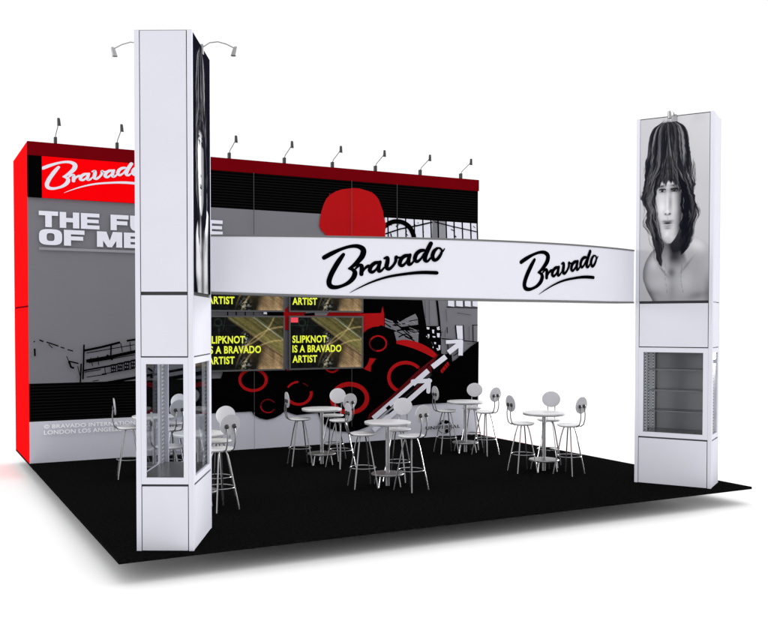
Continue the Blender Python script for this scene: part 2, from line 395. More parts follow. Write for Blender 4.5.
# dark red diagonal and arrows
poly([(437, 354), (443, 362), (420, 380), (395, 402), (366, 420), (368, 414), (390, 396), (415, 372)], M_DRED)
for k in range(10):
    t = random.random(); x = 372+t*60; yy = 418-t*56+random.uniform(-2, 2)
    line([(x, yy), (x+random.uniform(3, 9), yy-random.uniform(2, 6))], random.uniform(.5, 1.2), M_BLACK)
poly([(438, 353.5), (450.5, 355), (451, 362.5), (446, 368), (438, 374), (431, 374.5), (430, 366)], M_BLACK)
poly([(446.5, 361.3), (447.8, 365), (440.6, 373.3), (439, 370.6)], M_RED)
for a, c in (((442.0, 371.3), (441, 369.2)), ((444.6, 368.0), (443.2, 365.8)), ((446.6, 366.2), (445.0, 363.8))): line([a, c], .7, M_BLACK)
arrow = MB()
def aline(pts, w, cap=False): line(pts, w, M_PWHITE, mu, 1, cap)
aline([(444.6, 342), (460.6, 341.2)], 3.7); aline([(459.6, 340), (459.2, 355.4)], 4.4)
aline([(460, 342.5), (447, 352.5)], 5); 
aline([(444.5, 356.5), (431, 367)], 5.2); aline([(427, 370.4), (396, 397.6), (372, 418.2)], 5.0)
aline([(411.4, 381.3), (428.6, 380.6)], 4.2, True); aline([(427.6, 380), (427.0, 391.5)], 4.0, True)
aline([(427, 383), (400, 406.6), (372, 430)], 4.8)
line([(413, 386), (398, 399)], 3.2, M_BLACK); line([(389, 406), (385.4, 409)], 3.4, M_BLACK)
poly([(378, 420.5), (386, 414.5), (389.5, 414.5), (381, 421.5)], M_PWHITE)
# sketched building at the left
for q, w in (([(39, 340), (43, 341.5)], 1), ([(46, 342), (58, 346)], .9), ([(60, 347), (64, 348.2)], .8), ([(67, 349.5), (72.6, 351)], .8), ([(34.2, 348.5), (34.5, 356)], 1.3), ([(33, 341.8), (34.6, 341.5)], .8),
             ([(68, 361), (78, 363.4)], 1.0), ([(68.3, 361), (70.5, 367), (73.5, 368)], 1.5), ([(83.4, 344.5), (83, 362), (82.4, 379)], 1.2), ([(80.6, 363.5), (79.6, 384)], 1.1),
             ([(83.8, 350.5), (101, 347), (119.5, 342.3)], 1.6), ([(126, 340.8), (150, 337), (180, 332)], 1.4), ([(110.5, 345), (110, 357)], 1.1), ([(85.6, 361), (110, 356.8), (135, 351.4), (182, 341)], 2.4),
             ([(82, 370.6), (110, 365.6), (135, 360.2), (184, 350)], 1.2), ([(106, 355), (112, 359.5)], 1.6), ([(99.4, 383.8), (134, 377.6), (182, 369), (206, 365)], 1.8), ([(160, 380), (205, 372)], 3.0), ([(155, 356), (152, 378)], 1.2), ([(147, 368), (153, 372), (150, 378)], 1.6)):
    line(q, w*1.35, M_BLACK)
for q in [((86, 353), (134, 344.6)), ((90, 357.5), (92, 366)), ((97, 356), (98, 365)), ((104, 366), (104.6, 374)), ((84, 372), (100, 369.4)), ((101, 374), (134, 368.2)), ((120, 343), (121.6, 352)), ((129, 342), (130, 351)), ((92, 381), (98, 380)),
          ((86, 377), (106, 374)), ((88, 362.6), (134, 354.6)), ((66, 356), (68, 361)), ((48, 344), (52, 348)), ((77, 366), (80, 378))]:
    line(q, .8, M_BLACK)
for i in range(12):
    x = 110+i*6.6; yy = 363.5-i*1.5
    poly([(x, yy+.9), (x+5, yy), (x+5, yy+8.4), (x+.3, yy+9.4)], M_BLACK)
    for j in range(2):
        line([(x+1.4+j*2, yy+2.2), (x+1.8+j*2, yy+4)], .8, M_GREY); line([(x+1.6+j*2, yy+5.6), (x+1.4+j*2, yy+7.4)], .8, M_GREY)
# strip between the screens
for x in (226, 234.5, 243.5, 252): line([(x, 308.5), (x+.3, 315.5)], 1.2, M_BLACK)
line([(209, 309.5), (216, 311.5)], 1, M_BLACK); poly([(262, 308.6), (265.3, 308.7), (265.3, 314.2), (262, 314)], M_PWHITE)
poly([(266, 300), (282, 300), (282, 318), (266, 318)], M_BLACK)
line([(209, 247.6), (262, 249)], .8, M_MGREY)
# seams
for x, z0, z1 in ((4.02, .73, 5.215), (6.08, 3.9, 5.215), (7.11, 4.53, 5.215), (6.08, .33, 1.5)):
    rect(x-.006, x+.006, z0, z1, M_SEAM)
rect(4.015, 4.024, .003, .71, M_MGREY)
mu.build('mural', wall)
# black block and red banner
bx1 = on_wall(150, 180)[0]
o = one('box', 'black_block', wall, .006, .226, -.06, -.002, 4.515, 5.214, M_BLACK)
ban = one('box', 'banner', wall, .228, bx1, -.06, -.002, 4.515, 5.214, M_BRED)

# headline lettering: extra-bold wide capitals, each a block of strokes
def block_text(mb, txt, m, X0, X1, Z0, Z1, y):
    S_, B_ = .40, .27                         # stem width, bar height (letter height = 1)
    def arcring(x0, x1, z0, z1, sw, bw, a0=0, a1=360, n=28):
        cx, cz, rx, rz = (x0+x1)/2, (z0+z1)/2, (x1-x0)/2, (z1-z0)/2; vs = []; fs = []
        for i in range(n+1):
            t = math.radians(a0+(a1-a0)*i/n); c, s_ = math.cos(t), math.sin(t)
            e = .62; c2 = math.copysign(abs(c)**e, c); s2 = math.copysign(abs(s_)**e, s_)
            vs += [(cx+rx*c2, cz+rz*s2), (cx+(rx-sw)*c2, cz+(rz-bw)*s2)]
        for i in range(n): fs.append((2*i, 2*i+1, 2*i+3, 2*i+2))
        return vs, fs
    def box(x0, x1, z0, z1): return [(x0, z0), (x1, z0), (x1, z1), (x0, z1)], [(0, 1, 2, 3)]
    def pol(*p): return list(p), [tuple(range(len(p)))]
    G = {
     'T': (1.18, lambda: [box(0, 1.18, 1-B_, 1), box(.39, .79, 0, 1-B_)]),
     'H': (1.22, lambda: [box(0, S_, 0, 1), box(1.22-S_, 1.22, 0, 1), box(S_, 1.22-S_, .37, .64)]),
     'E': (1.18, lambda: [box(0, S_, 0, 1), box(S_, 1.18, 1-.24, 1), box(S_, 1.13, .39, .61), box(S_, 1.18, 0, .24)]),
     'F': (1.18, lambda: [box(0, S_, 0, 1), box(S_, 1.18, 1-B_, 1), box(S_, 1.1, .35, .60)]),
     'U': (1.22, lambda: [box(0, S_, .5, 1), box(1.22-S_, 1.22, .5, 1), arcring(0, 1.22, 0, 1, S_, .27, 180, 360)]),
     'R': (1.22, lambda: [box(0, S_, 0, 1), box(S_, .72, 1-.24, 1), box(S_, .72, .36, .58), arcring(.24, 1.20, .36, 1, S_-.04, .22, -90, 90), pol((.56, .36), (.76, 0), (1.24, 0), (1.0, .40), (.80, .36))]),
     'O': (1.30, lambda: [arcring(0, 1.30, 0, 1, S_+.03, .25)]),
     'D': (1.24, lambda: [box(0, S_, 0, 1), box(S_, .64, 1-.24, 1), box(S_, .64, 0, .24), arcring(.04, 1.24, 0, 1, S_, .24, -90, 90)]),
     'I': (.40, lambda: [box(0, S_, 0, 1)]),
     'M': (1.50, lambda: [box(0, .36, 0, 1), box(1.14, 1.50, 0, 1), pol((.36, 1), (.36, .42), (.62, 0), (.75, 0), (.75, .42), (.56, 1)), pol((.94, 1), (.75, .42), (.75, 0), (.88, 0), (1.14, .42), (1.14, 1))]),
     'A': (1.36, lambda: [pol((0, 0), (.44, 0), (.68, .70), (.68, 1), (.40, 1)), pol((1.36, 0), (.92, 0), (.68, .70), (.68, 1), (.96, 1)), box(.47, .89, .16, .36)]),
     ' ': (.52, lambda: [])}
    tot = sum(G[c][0] for c in txt)+.10*(len(txt)-1); k = (X1-X0)/tot; x = 0; i = 0
    for c in txt:
        for vs, fs in G[c][1]():
            i += 1
            mb.add([(X0+(x+u)*k, y-.0005*(i % 3), Z0+w*(Z1-Z0)) for u, w in vs], fs, m)
        x += G[c][0]+.10
ht = MB()
x0 = on_wall(38.4, 219)[0]; x1 = on_wall(221.8, 228)[0]
zt = on_wall(39, 211)[1]; zm = on_wall(39, 227)[1]; zm2 = on_wall(39, 228.9)[1]; zb = on_wall(39, 244.8)[1]
block_text(ht, 'THE FUTURE', M_PWHITE, x0, x1, zm, zt, -.050)
block_text(ht, 'OF MEDIA', M_PWHITE, x0, on_wall(195, 240)[0], zb, zm2, -.050)
z = on_wall(39, 247.3)[1]; ht.add([(x0, -.05, z-.045), (x1, -.05, z-.045), (x1, -.05, z), (x0, -.05, z)], [(0, 1, 2, 3)], M_MGREY)
tag(ht.build('headline', wall), 'white extra-bold capitals')
M_SMALL = mat('small_white_letters', (.92, .92, .96), .6, spec=0.)
st = MB(); xa = on_wall(43.5, 428)[0]
z1_, z2_, z3_, z4_ = on_wall(43.5, 424.3)[1], on_wall(43.5, 428.6)[1], on_wall(43.5, 430.2)[1], on_wall(43.5, 434.6)[1]
put_text(st, '© BRAVADO INTERNATIONAL GROUP', M_SMALL, xa, xa+2.15, z2_, z1_, -.05, .022, 1.04)
put_text(st, 'LONDON LOS ANGELES NEW YORK', M_SMALL, xa, xa+2.0, z4_, z3_, -.05, .022, 1.04)
st.build('small_print', wall)
ub = MB()
ux0, ux1 = on_wall(424, 427)[0], on_wall(458.4, 427)[0]; uz = on_wall(441, 426.6)[1]
ring(442.3, 426.4, 6.8, 6.6, .7, mat('emblem_dark', (.02, .02, .025), .6), mb=ub)
for q in [[(440, 420.5), (445.5, 420), (447.5, 422.3), (444, 423.6), (441.5, 423)], [(443, 428.8), (446.6, 428.6), (446, 431.6), (443.6, 432.8), (442.6, 431)], [(437, 422.6), (439.4, 421.4), (439.6, 423.4), (437.6, 424.6)], [(447, 424), (448.4, 426), (446.6, 426.6)]]:
    poly(q, M_BLACK, ub)
put_text(ub, 'UNIVERSAL', M_BLACK, ux0, ux1, uz-.042, uz+.03, -.062, .025, 1.15)
tag(ub.build('globe_emblem', wall), 'black globe emblem with the word across it')

# ---- script logo, traced once as strokes on a flat sheet (sheet units are pixels of an enlarged view)
LOGO = [
 [(72, 116, 19), (108, 96, 19), (158, 73, 14), (205, 59, 14), (245, 58, 18), (272, 75, 24), (268, 106, 24), (243, 138, 20), (218, 160, 14), (199, 172, 9)],
 [(199, 172, 9), (219, 178, 15), (230, 194, 21), (221, 220, 21), (197, 244, 17), (165, 260, 14), (132, 268, 17), (105, 262, 21), (97, 240, 22), (106, 208, 22), (124, 172, 22), (147, 134, 21), (171, 100, 15)],
 [(234, 172, 8), (250, 156, 12), (264, 158, 16), (264, 176, 16), (263, 200, 17)],
 [(266, 194, 8), (280, 172, 10), (296, 160, 13), (306, 160, 13)],
 [(352, 140, 12), (332, 144, 15), (313, 160, 16), (306, 182, 16), (320, 190, 13), (338, 176, 9), (353, 152, 9)],
 [(359, 138, 13), (351, 164, 16), (352, 184, 15), (366, 182, 10), (380, 166, 7)],
 [(380, 120, 8), (396, 116, 14), (396, 138, 17), (391, 164, 17), (404, 174, 14), (424, 158, 11), (438, 134, 12), (440, 113, 13), (450, 116, 9), (462, 114, 6)],
 [(504, 104, 12), (484, 108, 15), (466, 124, 16), (459, 148, 16), (472, 157, 13), (490, 142, 9), (505, 118, 9)],
 [(512, 102, 13), (504, 128, 16), (505, 149, 15), (519, 147, 10), (534, 128, 7)],
 [(582, 78, 12), (562, 82, 15), (544, 98, 16), (536, 124, 16), (548, 136, 13), (567, 122, 9), (584, 96, 9)],
 [(618, 44, 17), (604, 72, 18), (591, 102, 18), (588, 128, 16), (601, 134, 11), (618, 116, 7)],
 [(650, 68, 10), (634, 84, 15), (626, 108, 16), (634, 128, 14), (650, 124, 13), (666, 104, 12), (674, 82, 9), (664, 68, 8), (650, 68, 7)],
 [(668, 92, 7), (680, 82, 7), (688, 70, 4)],
 [(203, 296, 2), (248, 272, 6), (318, 240, 10), (400, 214, 13), (500, 198, 15), (578, 192, 18), (648, 194, 19)],
]
# the sheet is seen in perspective in the traced view: straighten it through the beam's own surface
A0 = np.array([1.29, -5.985]); A1 = np.array([7.85, -5.955]); BULGE = .66
_c = np.linalg.norm(A1-A0); RAD = (_c*_c/4+BULGE**2)/(2*BULGE)
_mid = (A0+A1)/2; _dir = (A1-A0)/_c; _nrm = np.array([_dir[1], -_dir[0]])      # towards the viewer
CEN = _mid + _nrm*(BULGE-RAD)
HALF = math.asin(_c/2/RAD)
def beam_pt(s, z, off=0.):        # s: arc length from the middle
    a = s/RAD; r = RAD+off; d = _nrm*math.cos(a)+_dir*math.sin(a); q = CEN+d*r
    return (float(q[0]), float(q[1]), z)
def on_beam(px, py):
    d = ray(px, py); o = CAM[:2]-CEN; a = d[0]**2+d[1]**2; b_ = 2*(o@d[:2]); c_ = o@o-RAD**2
    t = (-b_-math.sqrt(b_*b_-4*a*c_))/(2*a); q = CAM+t*d; v = q[:2]-CEN
    return math.atan2(v@_dir, v@_nrm)*RAD, float(q[2])
LG = []
for S_ in LOGO:
    vs, fs = stroke([(x, y, w*(1.22 if len(LG) in (0, 1) else 1.32 if len(LG) < 13 else 1.0)) for x, y, w in S_], 5)
    LG.append(([on_beam(310+x/5.12, 235+y/5.12) for x, y in vs], fs))
a_ = on_beam(310+72/5.12, 235+116/5.12); b_ = on_beam(310+618/5.12, 235+44/5.12); c_ = on_beam(310+203/5.12, 235+296/5.12)
# normalised logo: u 0..1 from flag start to top of the d; w 0..1 from swoosh start up to top of the d
def norm(s, z): return ((s-a_[0])/(b_[0]-a_[0]), (z-c_[1])/(b_[1]-c_[1]))
LGN = [([norm(*v) for v in vs], fs) for vs, fs in LG]
lo = MB()
fx0 = on_wall(42.3, 169)[0]; fx1 = on_wall(130.5, 166)[0]; fz1 = on_wall(130, 164.3)[1]; fz0 = on_wall(58, 193)[1]
for i, (vs, fs) in enumerate(LGN):
    lo.add([(max(fx0+u*(fx1-fx0), .232), -.063-.0004*i, fz0+w*(fz1-fz0)) for u, w in vs], fs, M_PWHITE)
lg = lo.build('script_logo', ban); 

# ================================================================== SPOT LAMPS ON THE WALL
proto = None
where = ['first from the left end of the wall', 'just left of the left tower', 'hidden just behind the left tower', 'just right of the left tower', 'left of the red figure', 'above the left side of the red figure',
         'above the right side of the red figure', 'second from the right end of the wall', 'last at the right end of the wall']
for i in range(9):
    x = [.46, 1.50, 2.53, 3.565, 4.67, 5.69, 6.65, 7.70, 8.70][i]
    lab = 'small black arm lamp on the wall top, ' + where[i]
    if proto is None:
        proto = thing('spot_lamp', lab, 'lamp', (x, 0, WH+.002), 0, 'spot lamps along the top of the wall')
        k = MB(); k.box(-.025, .025, -.04, .03, 0, .11, M_LAMP, .006); k.build('clamp', proto)
        k = MB(); k.tube([(0, -.01, .10), (0, -.06, .15), (0, -.24, .22), (0, -.385, .285)], .0075, M_LAMPS, 8); k.build('arm', proto)
        k = MB(); ax = Vector((0.10, .18, -1)); k.lathe([(.012, -.070), (.024, -.062), (.027, -.02), (.030, .04), (.033, .060), (.026, .057)], (0, -.395, .288), M_LAMP, 14, ax); k.build('lamp_head', proto)
        learn(proto)
    else:
        c = copy_tree(proto); c.location.x = x; c['label'] = lab

# ================================================================== PRINTED PORTRAITS (soft-toned photographs, as colour on a fine grid)
rng = np.random.RandomState(5)
PI_ = math.pi
def vnoise(x, y, seed=0):
    r = np.random.RandomState(seed); T = r.rand(256, 256)
    xi = np.floor(x).astype(int); yi = np.floor(y).astype(int); fx = x-xi; fy = y-yi
    fx = fx*fx*(3-2*fx); fy = fy*fy*(3-2*fy)
    g = lambda a, c: T[a % 256, c % 256]
    return (g(xi, yi)*(1-fx)+g(xi+1, yi)*fx)*(1-fy)+(g(xi, yi+1)*(1-fx)+g(xi+1, yi+1)*fx)*fy
def sm(a, b, x): t = np.clip((x-a)/(b-a), 0, 1); return t*t*(3-2*t)
def curve_x(v, pts): return np.interp(v, [p[0] for p in pts], [p[1] for p in pts])
def smoothcurve(v, pts):                     # the same with rounded corners
    return (curve_x(v-.012, pts)+curve_x(v-.006, pts)+curve_x(v, pts)+curve_x(v+.006, pts)+curve_x(v+.012, pts))/5
def portrait(u, v, dark=False):
    """u 0..1 across, v 0..1 down; a long-haired bare-shouldered man, black and white"""
    A = 2.75
    V = v*A                                   # so that U, V are in the same unit
    def blob(f, cu, cv, su, sv, a, rot=0.):
        c, s_ = math.cos(rot), math.sin(rot); du = u-cu; dv = (v-cv)*A
        p = (du*c+dv*s_)/su; q = (-du*s_+dv*c)/(sv*A); return f+a*np.exp(-p*p-q*q)
    img = .47-.07*v+.02*vnoise(u*3, v*6, 3)+.05*u*(1-v)
    if dark: img = .008+0*u
    # ---- shoulders and chest
    Lx = smoothcurve(v, [(.68, .40), (.70, .27), (.73, .17), (.78, .09), (.83, .05), (.88, .05), (.94, .11), (1.0, .20)])
    Rx = smoothcurve(v, [(.62, .58), (.645, .76), (.66, .85), (.69, .96), (.72, 1.04), (1, 1.1)])
    body = sm(-.008, .008, u-Lx)*(1-sm(-.008, .008, u-Rx))*sm(.60, .63, v)
    sk = .36+.05*(vnoise(u*5, v*11, 9)-.5)
    sk = sk-.20*np.exp(-((u-Lx)/.06)**2)-.06*sm(.88, 1, v)-.13*sm(.90, 1.02, u)*sm(.80, .95, v)
    for q in [(.84, .70, .14, .035, .20, .5), (.22, .80, .09, .04, .14, -.5), (.30, .90, .14, .05, .06, 0), (.68, .90, .10, .06, .08, 0), (.47, .845, .06, .03, -.22, 0), (.48, .93, .05, .06, -.07, 0),
              (.33, .825, .13, .006, -.20, .95), (.70, .80, .14, .007, -.22, -.95), (.33, .812, .12, .006, .10, .95), (.72, .786, .13, .007, .11, -.95),
              (.22, .955, .10, .02, -.08, .3), (.84, .97, .14, .02, -.10, -.2), (.60, .74, .05, .05, -.18, 0)]: sk = blob(sk, *q[:5], q[5])
    for cx_, sd in ((.62, 21), (.375, 22)):
        wob = cx_+.016*np.sin(v*31+sd)+.02*np.sin(v*12+sd); sk = sk-.12*np.exp(-((u-wob)/.006)**2)*(vnoise(v*120, u*0+sd, sd) > .45)*sm(.78, .80, v)*(1-sm(.955, .96, v))
    img = img*(1-body)+np.clip(sk, .015, 1)*body
    # ---- neck
    nL = smoothcurve(v, [(.60, .32), (.72, .33), (.78, .28), (.84, .22)]); nR = smoothcurve(v, [(.60, .62), (.72, .63), (.78, .68), (.84, .76)])
    neck = sm(-.02, .02, u-nL)*(1-sm(-.03, .03, u-nR))*sm(.58, .62, v)*(1-sm(.76, .84, v))
    nv = .21-.17*sm(.38, .50, u)-.08*np.exp(-((v-.69)/.04)**2)+.20*sm(.52, .66, u)*sm(.70, .82, v)+.10*sm(.72, .80, v)*(1-sm(.40, .47, u))
    img = img*(1-neck)+np.clip(nv, .012, 1)*neck
    # ---- hair mass
    lk = lambda s1, s2: (.022*(vnoise(v*30, u*0+s1, 11)-.5)+.045*(vnoise(v*12, u*0+s2, 12)-.5)+.018*(vnoise(v*85, u*0+s1, 15)-.5))*sm(.06, .30, v)
    hL = smoothcurve(v, [(.026, .34), (.035, .255), (.05, .195), (.075, .155), (.10, .135), (.15, .112), (.19, .10), (.25, .085), (.33, .07), (.42, .055), (.50, .075), (.56, .10), (.60, .13), (.625, .18), (.68, .21), (.75, .245), (.79, .27), (.81, .30), (.82, .35)])+lk(1.3, 5.3)
    hR = smoothcurve(v, [(.026, .50), (.035, .575), (.05, .63), (.075, .67), (.10, .69), (.15, .712), (.19, .725), (.25, .738), (.33, .765), (.42, .80), (.50, .835), (.56, .83), (.62, .79), (.68, .74), (.72, .71), (.74, .67), (.755, .60)])+lk(3.3, 9.3)
    bot = .80+.02*vnoise(u*30, u*0, 17)-.055*sm(.40, .50, u)
    hair = sm(-.008, .008, u-hL)*(1-sm(-.008, .008, u-hR))*sm(.024, .030, v)*(1-sm(0, .012, v-bot))
    # opening for face and throat
    iL = smoothcurve(v, [(.225, .40), (.27, .345), (.32, .27), (.38, .235), (.46, .228), (.54, .250), (.60, .29), (.64, .325), (.68, .345), (.76, .335), (.82, .32)])+.035*(vnoise(v*24, u*0+2.2, 31)-.5)*sm(.5, .62, v)+.02*(vnoise(v*46, u*0+4.2, 33)-.5)
    iR = smoothcurve(v, [(.225, .40), (.26, .44), (.31, .55), (.38, .62), (.46, .64), (.54, .635), (.62, .60), (.68, .585), (.76, .60), (.82, .62)])+.035*(vnoise(v*22, u*0+2.2, 32)-.5)+.02*(vnoise(v*50, u*0+6.2, 34)-.5)
    fringe = .302+.05*vnoise(u*24, u*0+.5, 35)+.04*vnoise(u*55, u*0+1.5, 36)+1.4*(u-.40)**2
    hole = sm(-.010, .010, u-iL)*(1-sm(-.014, .014, u-iR))*sm(-.006, .012, v-fringe)
    # ---- face
    fL = smoothcurve(v, [(.25, .23), (.40, .220), (.50, .226), (.56, .250), (.61, .280), (.65, .310), (.675, .345), (.69, .385)])
    fR = smoothcurve(v, [(.25, .62), (.40, .64), (.50, .63), (.57, .605), (.62, .575), (.655, .53), (.68, .48), (.69, .44)])
    face = sm(-.010, .010, u-fL)*(1-sm(-.010, .010, u-fR))*(1-sm(.682, .692, v))
    fc = .50-.42*sm(.47, .61, u)+.015*(vnoise(u*30, v*80, 7)-.5)
    fc = fc-.20*np.exp(-((u-fL)/.035)**2)-.14*sm(.655, .69, v)-.18*(1-sm(.27, .34, v))
    F = lambda *q: blob(fc, *q)
    for q in [(.33, .49, .055, .035, .12), (.385, .335, .05, .035, .08), (.272, .575, .03, .045, -.20, -.15), (.52, .50, .04, .03, .06), (.50, .345, .05, .02, .05),
              (.325, .396, .072, .017, -.24), (.505, .396, .070, .017, -.24), (.452, .395, .022, .018, -.14), (.372, .40, .02, .02, -.10),
              (.322, .3725, .064, .0070, -.40, -.09), (.505, .3725, .062, .0070, -.40, .09),
              (.448, .462, .026, .050, -.20), (.403, .475, .013, .040, .09), (.374, .47, .016, .04, -.05), (.410, .512, .020, .010, .10),
              (.345, .515, .016, .012, -.07), (.377, .5255, .016, .0050, -.40), (.440, .5255, .018, .0052, -.40), (.410, .5310, .034, .0050, -.24),
              (.410, .5500, .012, .010, -.10), (.372, .5665, .048, .0075, -.32, .10), (.448, .5665, .046, .0075, -.32, -.10),
              (.410, .5765, .064, .0036, -.50), (.410, .5890, .056, .0100, -.26), (.404, .5870, .026, .0032, .13), (.410, .6045, .045, .0058, -.22), (.402, .632, .034, .014, .10), (.40, .66, .05, .008, -.05)]:
        fc = blob(fc, *q)
    for cu, sg in ((.328, 1), (.503, -1)):
        lid = .3890+1.2*(u-cu)**2; low = .4065-1.1*(u-cu)**2
        eye = sm(0, .002, v-lid)*sm(0, .002, low-v)*sm(.046, .036, np.abs(u-cu))
        ev = .36-.10*sm(.0, 1, np.abs(u-cu)/.045)-(.18 if sg < 0 else 0)
        d = np.sqrt((u-cu)**2+((v-.3975)*A)**2); ev = np.where(d < .021, .025, ev)+.35*np.exp(-((u-cu+.006)/.004)**2-((v-.3955)*A/.004)**2)
        fc = fc*(1-eye)+ev*eye
        fc = fc-.42*np.exp(-((v-lid)/.0032)**2)*sm(.058, .042, np.abs(u-cu))-.16*np.exp(-((v-low)/.0016)**2)*sm(.050, .035, np.abs(u-cu))
        fc = fc-.16*np.exp(-((v-lid+.0075)/.0014)**2)*sm(.050, .03, np.abs(u-cu))
    stub = .05*vnoise(u*140, v*360, 8)*sm(.54, .60, v)
    fc = np.clip((fc-.30)*1.12+.29-stub, .012, .72)
    # ---- hair tone: many fine wavy strands falling from a centre parting
    part = .415
    q = (u-part)/np.maximum(.04, np.where(u < part, part-hL, hR-part))        # -1..1 across the mass, follows the outline
    wave = .05*np.sin(V*9+q*3)+.045*np.sin(V*19+4*q+2)*sm(.25, .45, v)+.16*(vnoise(q*4+9, V*3.2, 61)-.5)+.16*(vnoise(q*9+9, V*7, 62)-.5)*sm(.22, .40, v)
    qq = q+wave
    s1 = vnoise(qq*7+30, V*1.6, 41); s2 = vnoise(qq*19+30, V*2.6, 42); s3 = vnoise(qq*48+60, V*3.4, 43); s4 = vnoise(q*7+20, V*6.5, 44)
    hv = .010+.11*sm(.45, .95, s1)*(.35+.65*s2)*(.4+.6*s3)+.08*sm(.6, .95, s2)*s3+.03*s3**2
    hv = hv*(.30+.9*s4)
    hv = hv*(1-.85*np.exp(-(q/.07)**2)*(1-sm(.22, .30, v)))
    hv = hv+.10*s3*np.exp(-((q+.45)/.22)**2-((v-.12)/.06)**2)+.09*s3*np.exp(-((q-.50)/.2)**2-((v-.13)/.06)**2)
    hv = hv*(1-.70*sm(.50, .58, u)*(1-sm(.70, .76, u))*sm(.26, .36, v))
    hv = np.clip(hv, .006, .5)
    back = .02+.02*s3
    fm = sm(.235, .245, v)*hole*face*(1-sm(.70, .72, v)); thr = hair*hole*(1-face)*(1-sm(.60, .74, v)); hm = hair*(1-hole)
    img = img*(1-fm)+fc*fm
    img = img*(1-thr)+back*thr
    img = img*(1-hm)+hv*hm
    # single painted strands, wavy on top and curling below
    nv_, nu_ = u.shape; vv = v[:, 0]; cols = np.arange(nu_)/(nu_-1); R_ = np.random.RandomState(12)
    inner = sm(.16, .34, vv); HL, HR, IL, IR, BT = hL[:, 0], hR[:, 0], iL[:, 0], iR[:, 0], None
    nL_, nR_ = part*(1-inner)+IL*inner, part*(1-inner)+IR*inner
    for cl in range(125):
        loose = cl > 100; left = R_.rand() < .52; pc = R_.rand()**.85 if not loose else -.02-.14*R_.rand()
        fr_, ph, am = R_.uniform(16, 34), R_.uniform(0, 6.3), R_.uniform(.008, .026)
        v0c = .026+(0 if R_.rand() < .35 else R_.rand()*.5)+(.22 if loose else 0); lnc = R_.uniform(.12, .30) if not loose else R_.uniform(.05, .12)
        litc = R_.rand() < .48; tc = .05+.22*R_.rand()**1.3
        for n in range(13 if not loose else 3):
            p = pc+R_.uniform(-.055, .055); v0 = v0c+R_.uniform(-.02, .03); v1 = min(v0+lnc*R_.uniform(.7, 1.1), (.80 if left else .745)+R_.uniform(-.05, .02))
            H, N_ = (HL, nL_) if left else (HR, nR_)
            x = H+(N_-H)*p+(sm(.08, .40, vv)*am+.002)*np.sin(vv*fr_+ph)+.003*np.sin(vv*140+ph*3+n)
            t = np.clip((vv-v0)/(v1-v0+1e-6), 0, 1); on = (vv > v0) & (vv < v1)
            lit = litc and R_.rand() < .7
            tone = tc*R_.uniform(.5, 1.3) if lit else R_.uniform(.005, .018)
            if not left and v0 > .26 and p > .45: tone *= .3
            if p > .88 and v0 < .25: tone = min(tone, .05)
            if loose: tone = .03
            w = R_.uniform(.0030, .0070)*np.sqrt(np.clip(4*t*(1-t), 0, 1))+1e-5
            al = (.8 if not loose else .55)*on*np.sin(PI_*t)**.5
            d = np.exp(-((cols[None, :]-x[:, None])/w[:, None])**2)*al[:, None]
            img = img*(1-d)+tone*d
    for n in range(110):                                                       # fringe
        x0 = part+R_.uniform(-.03, .03); x1 = R_.uniform(.25, .60); v1 = R_.uniform(.325, .362)+1.0*(x1-.40)**2
        t = np.clip((vv-.035)/(v1-.035), 0, 1); x = x0+(x1-x0)*t**1.7+.010*t*np.sin(vv*60+n); on = (vv > .035) & (vv < v1)
        tone = R_.choice([.008, .012, .02, .04, .12]); w = .009*np.sin(PI_*np.clip(t, .0, 1))**.5*(1.05-t)+.0012
        d = np.exp(-((cols[None, :]-x[:, None])/w[:, None])**2)*(on*.9)[:, None]
        img = img*(1-d)+tone*d
    if dark: img = np.clip((img-.018)*2.1, .004, .8)
    if dark: img = img*(1-sm(.80, .90, u+.04*np.sin(v*9)))*sm(.04, .14, u+.03*np.sin(v*13))*(1-.75*np.exp(-((u-.50)/.10)**2)*(v > .3))
    return np.clip(img, .006, .9)
def picture_mesh(name, w, h, nu, nv, fn, m, parent, place):
    """place(x, z) -> local coordinates; fn gives rgb for arrays u, v (v down)"""
    U, V = np.meshgrid(np.linspace(0, 1, nu), np.linspace(0, 1, nv))
    col = fn(U, V)
    if col.ndim == 2: col = np.stack([col*.985, col*.985, np.minimum(col*1.03+.004, 1)], -1)
    vs = [place(u*w, (1-v)*h) for u, v in zip(U.ravel(), V.ravel())]
    I = np.arange(nu*nv).reshape(nv, nu)
    F = np.stack([I[1:, :-1], I[1:, 1:], I[:-1, 1:], I[:-1, :-1]], -1).reshape(-1, 4)
    me = bpy.data.meshes.new(name); me.from_pydata(vs, [], F.tolist()); me.materials.append(m)
    at = me.color_attributes.new('Print', 'FLOAT_COLOR', 'POINT')
    rgba = np.concatenate([col.reshape(-1, 3), np.ones((nu*nv, 1))], 1).astype(np.float32)
    at.data.foreach_set('color', rgba.ravel()); me.update()
    o = bpy.data.objects.new(name, me); COL.objects.link(o); o.parent = parent
    return o

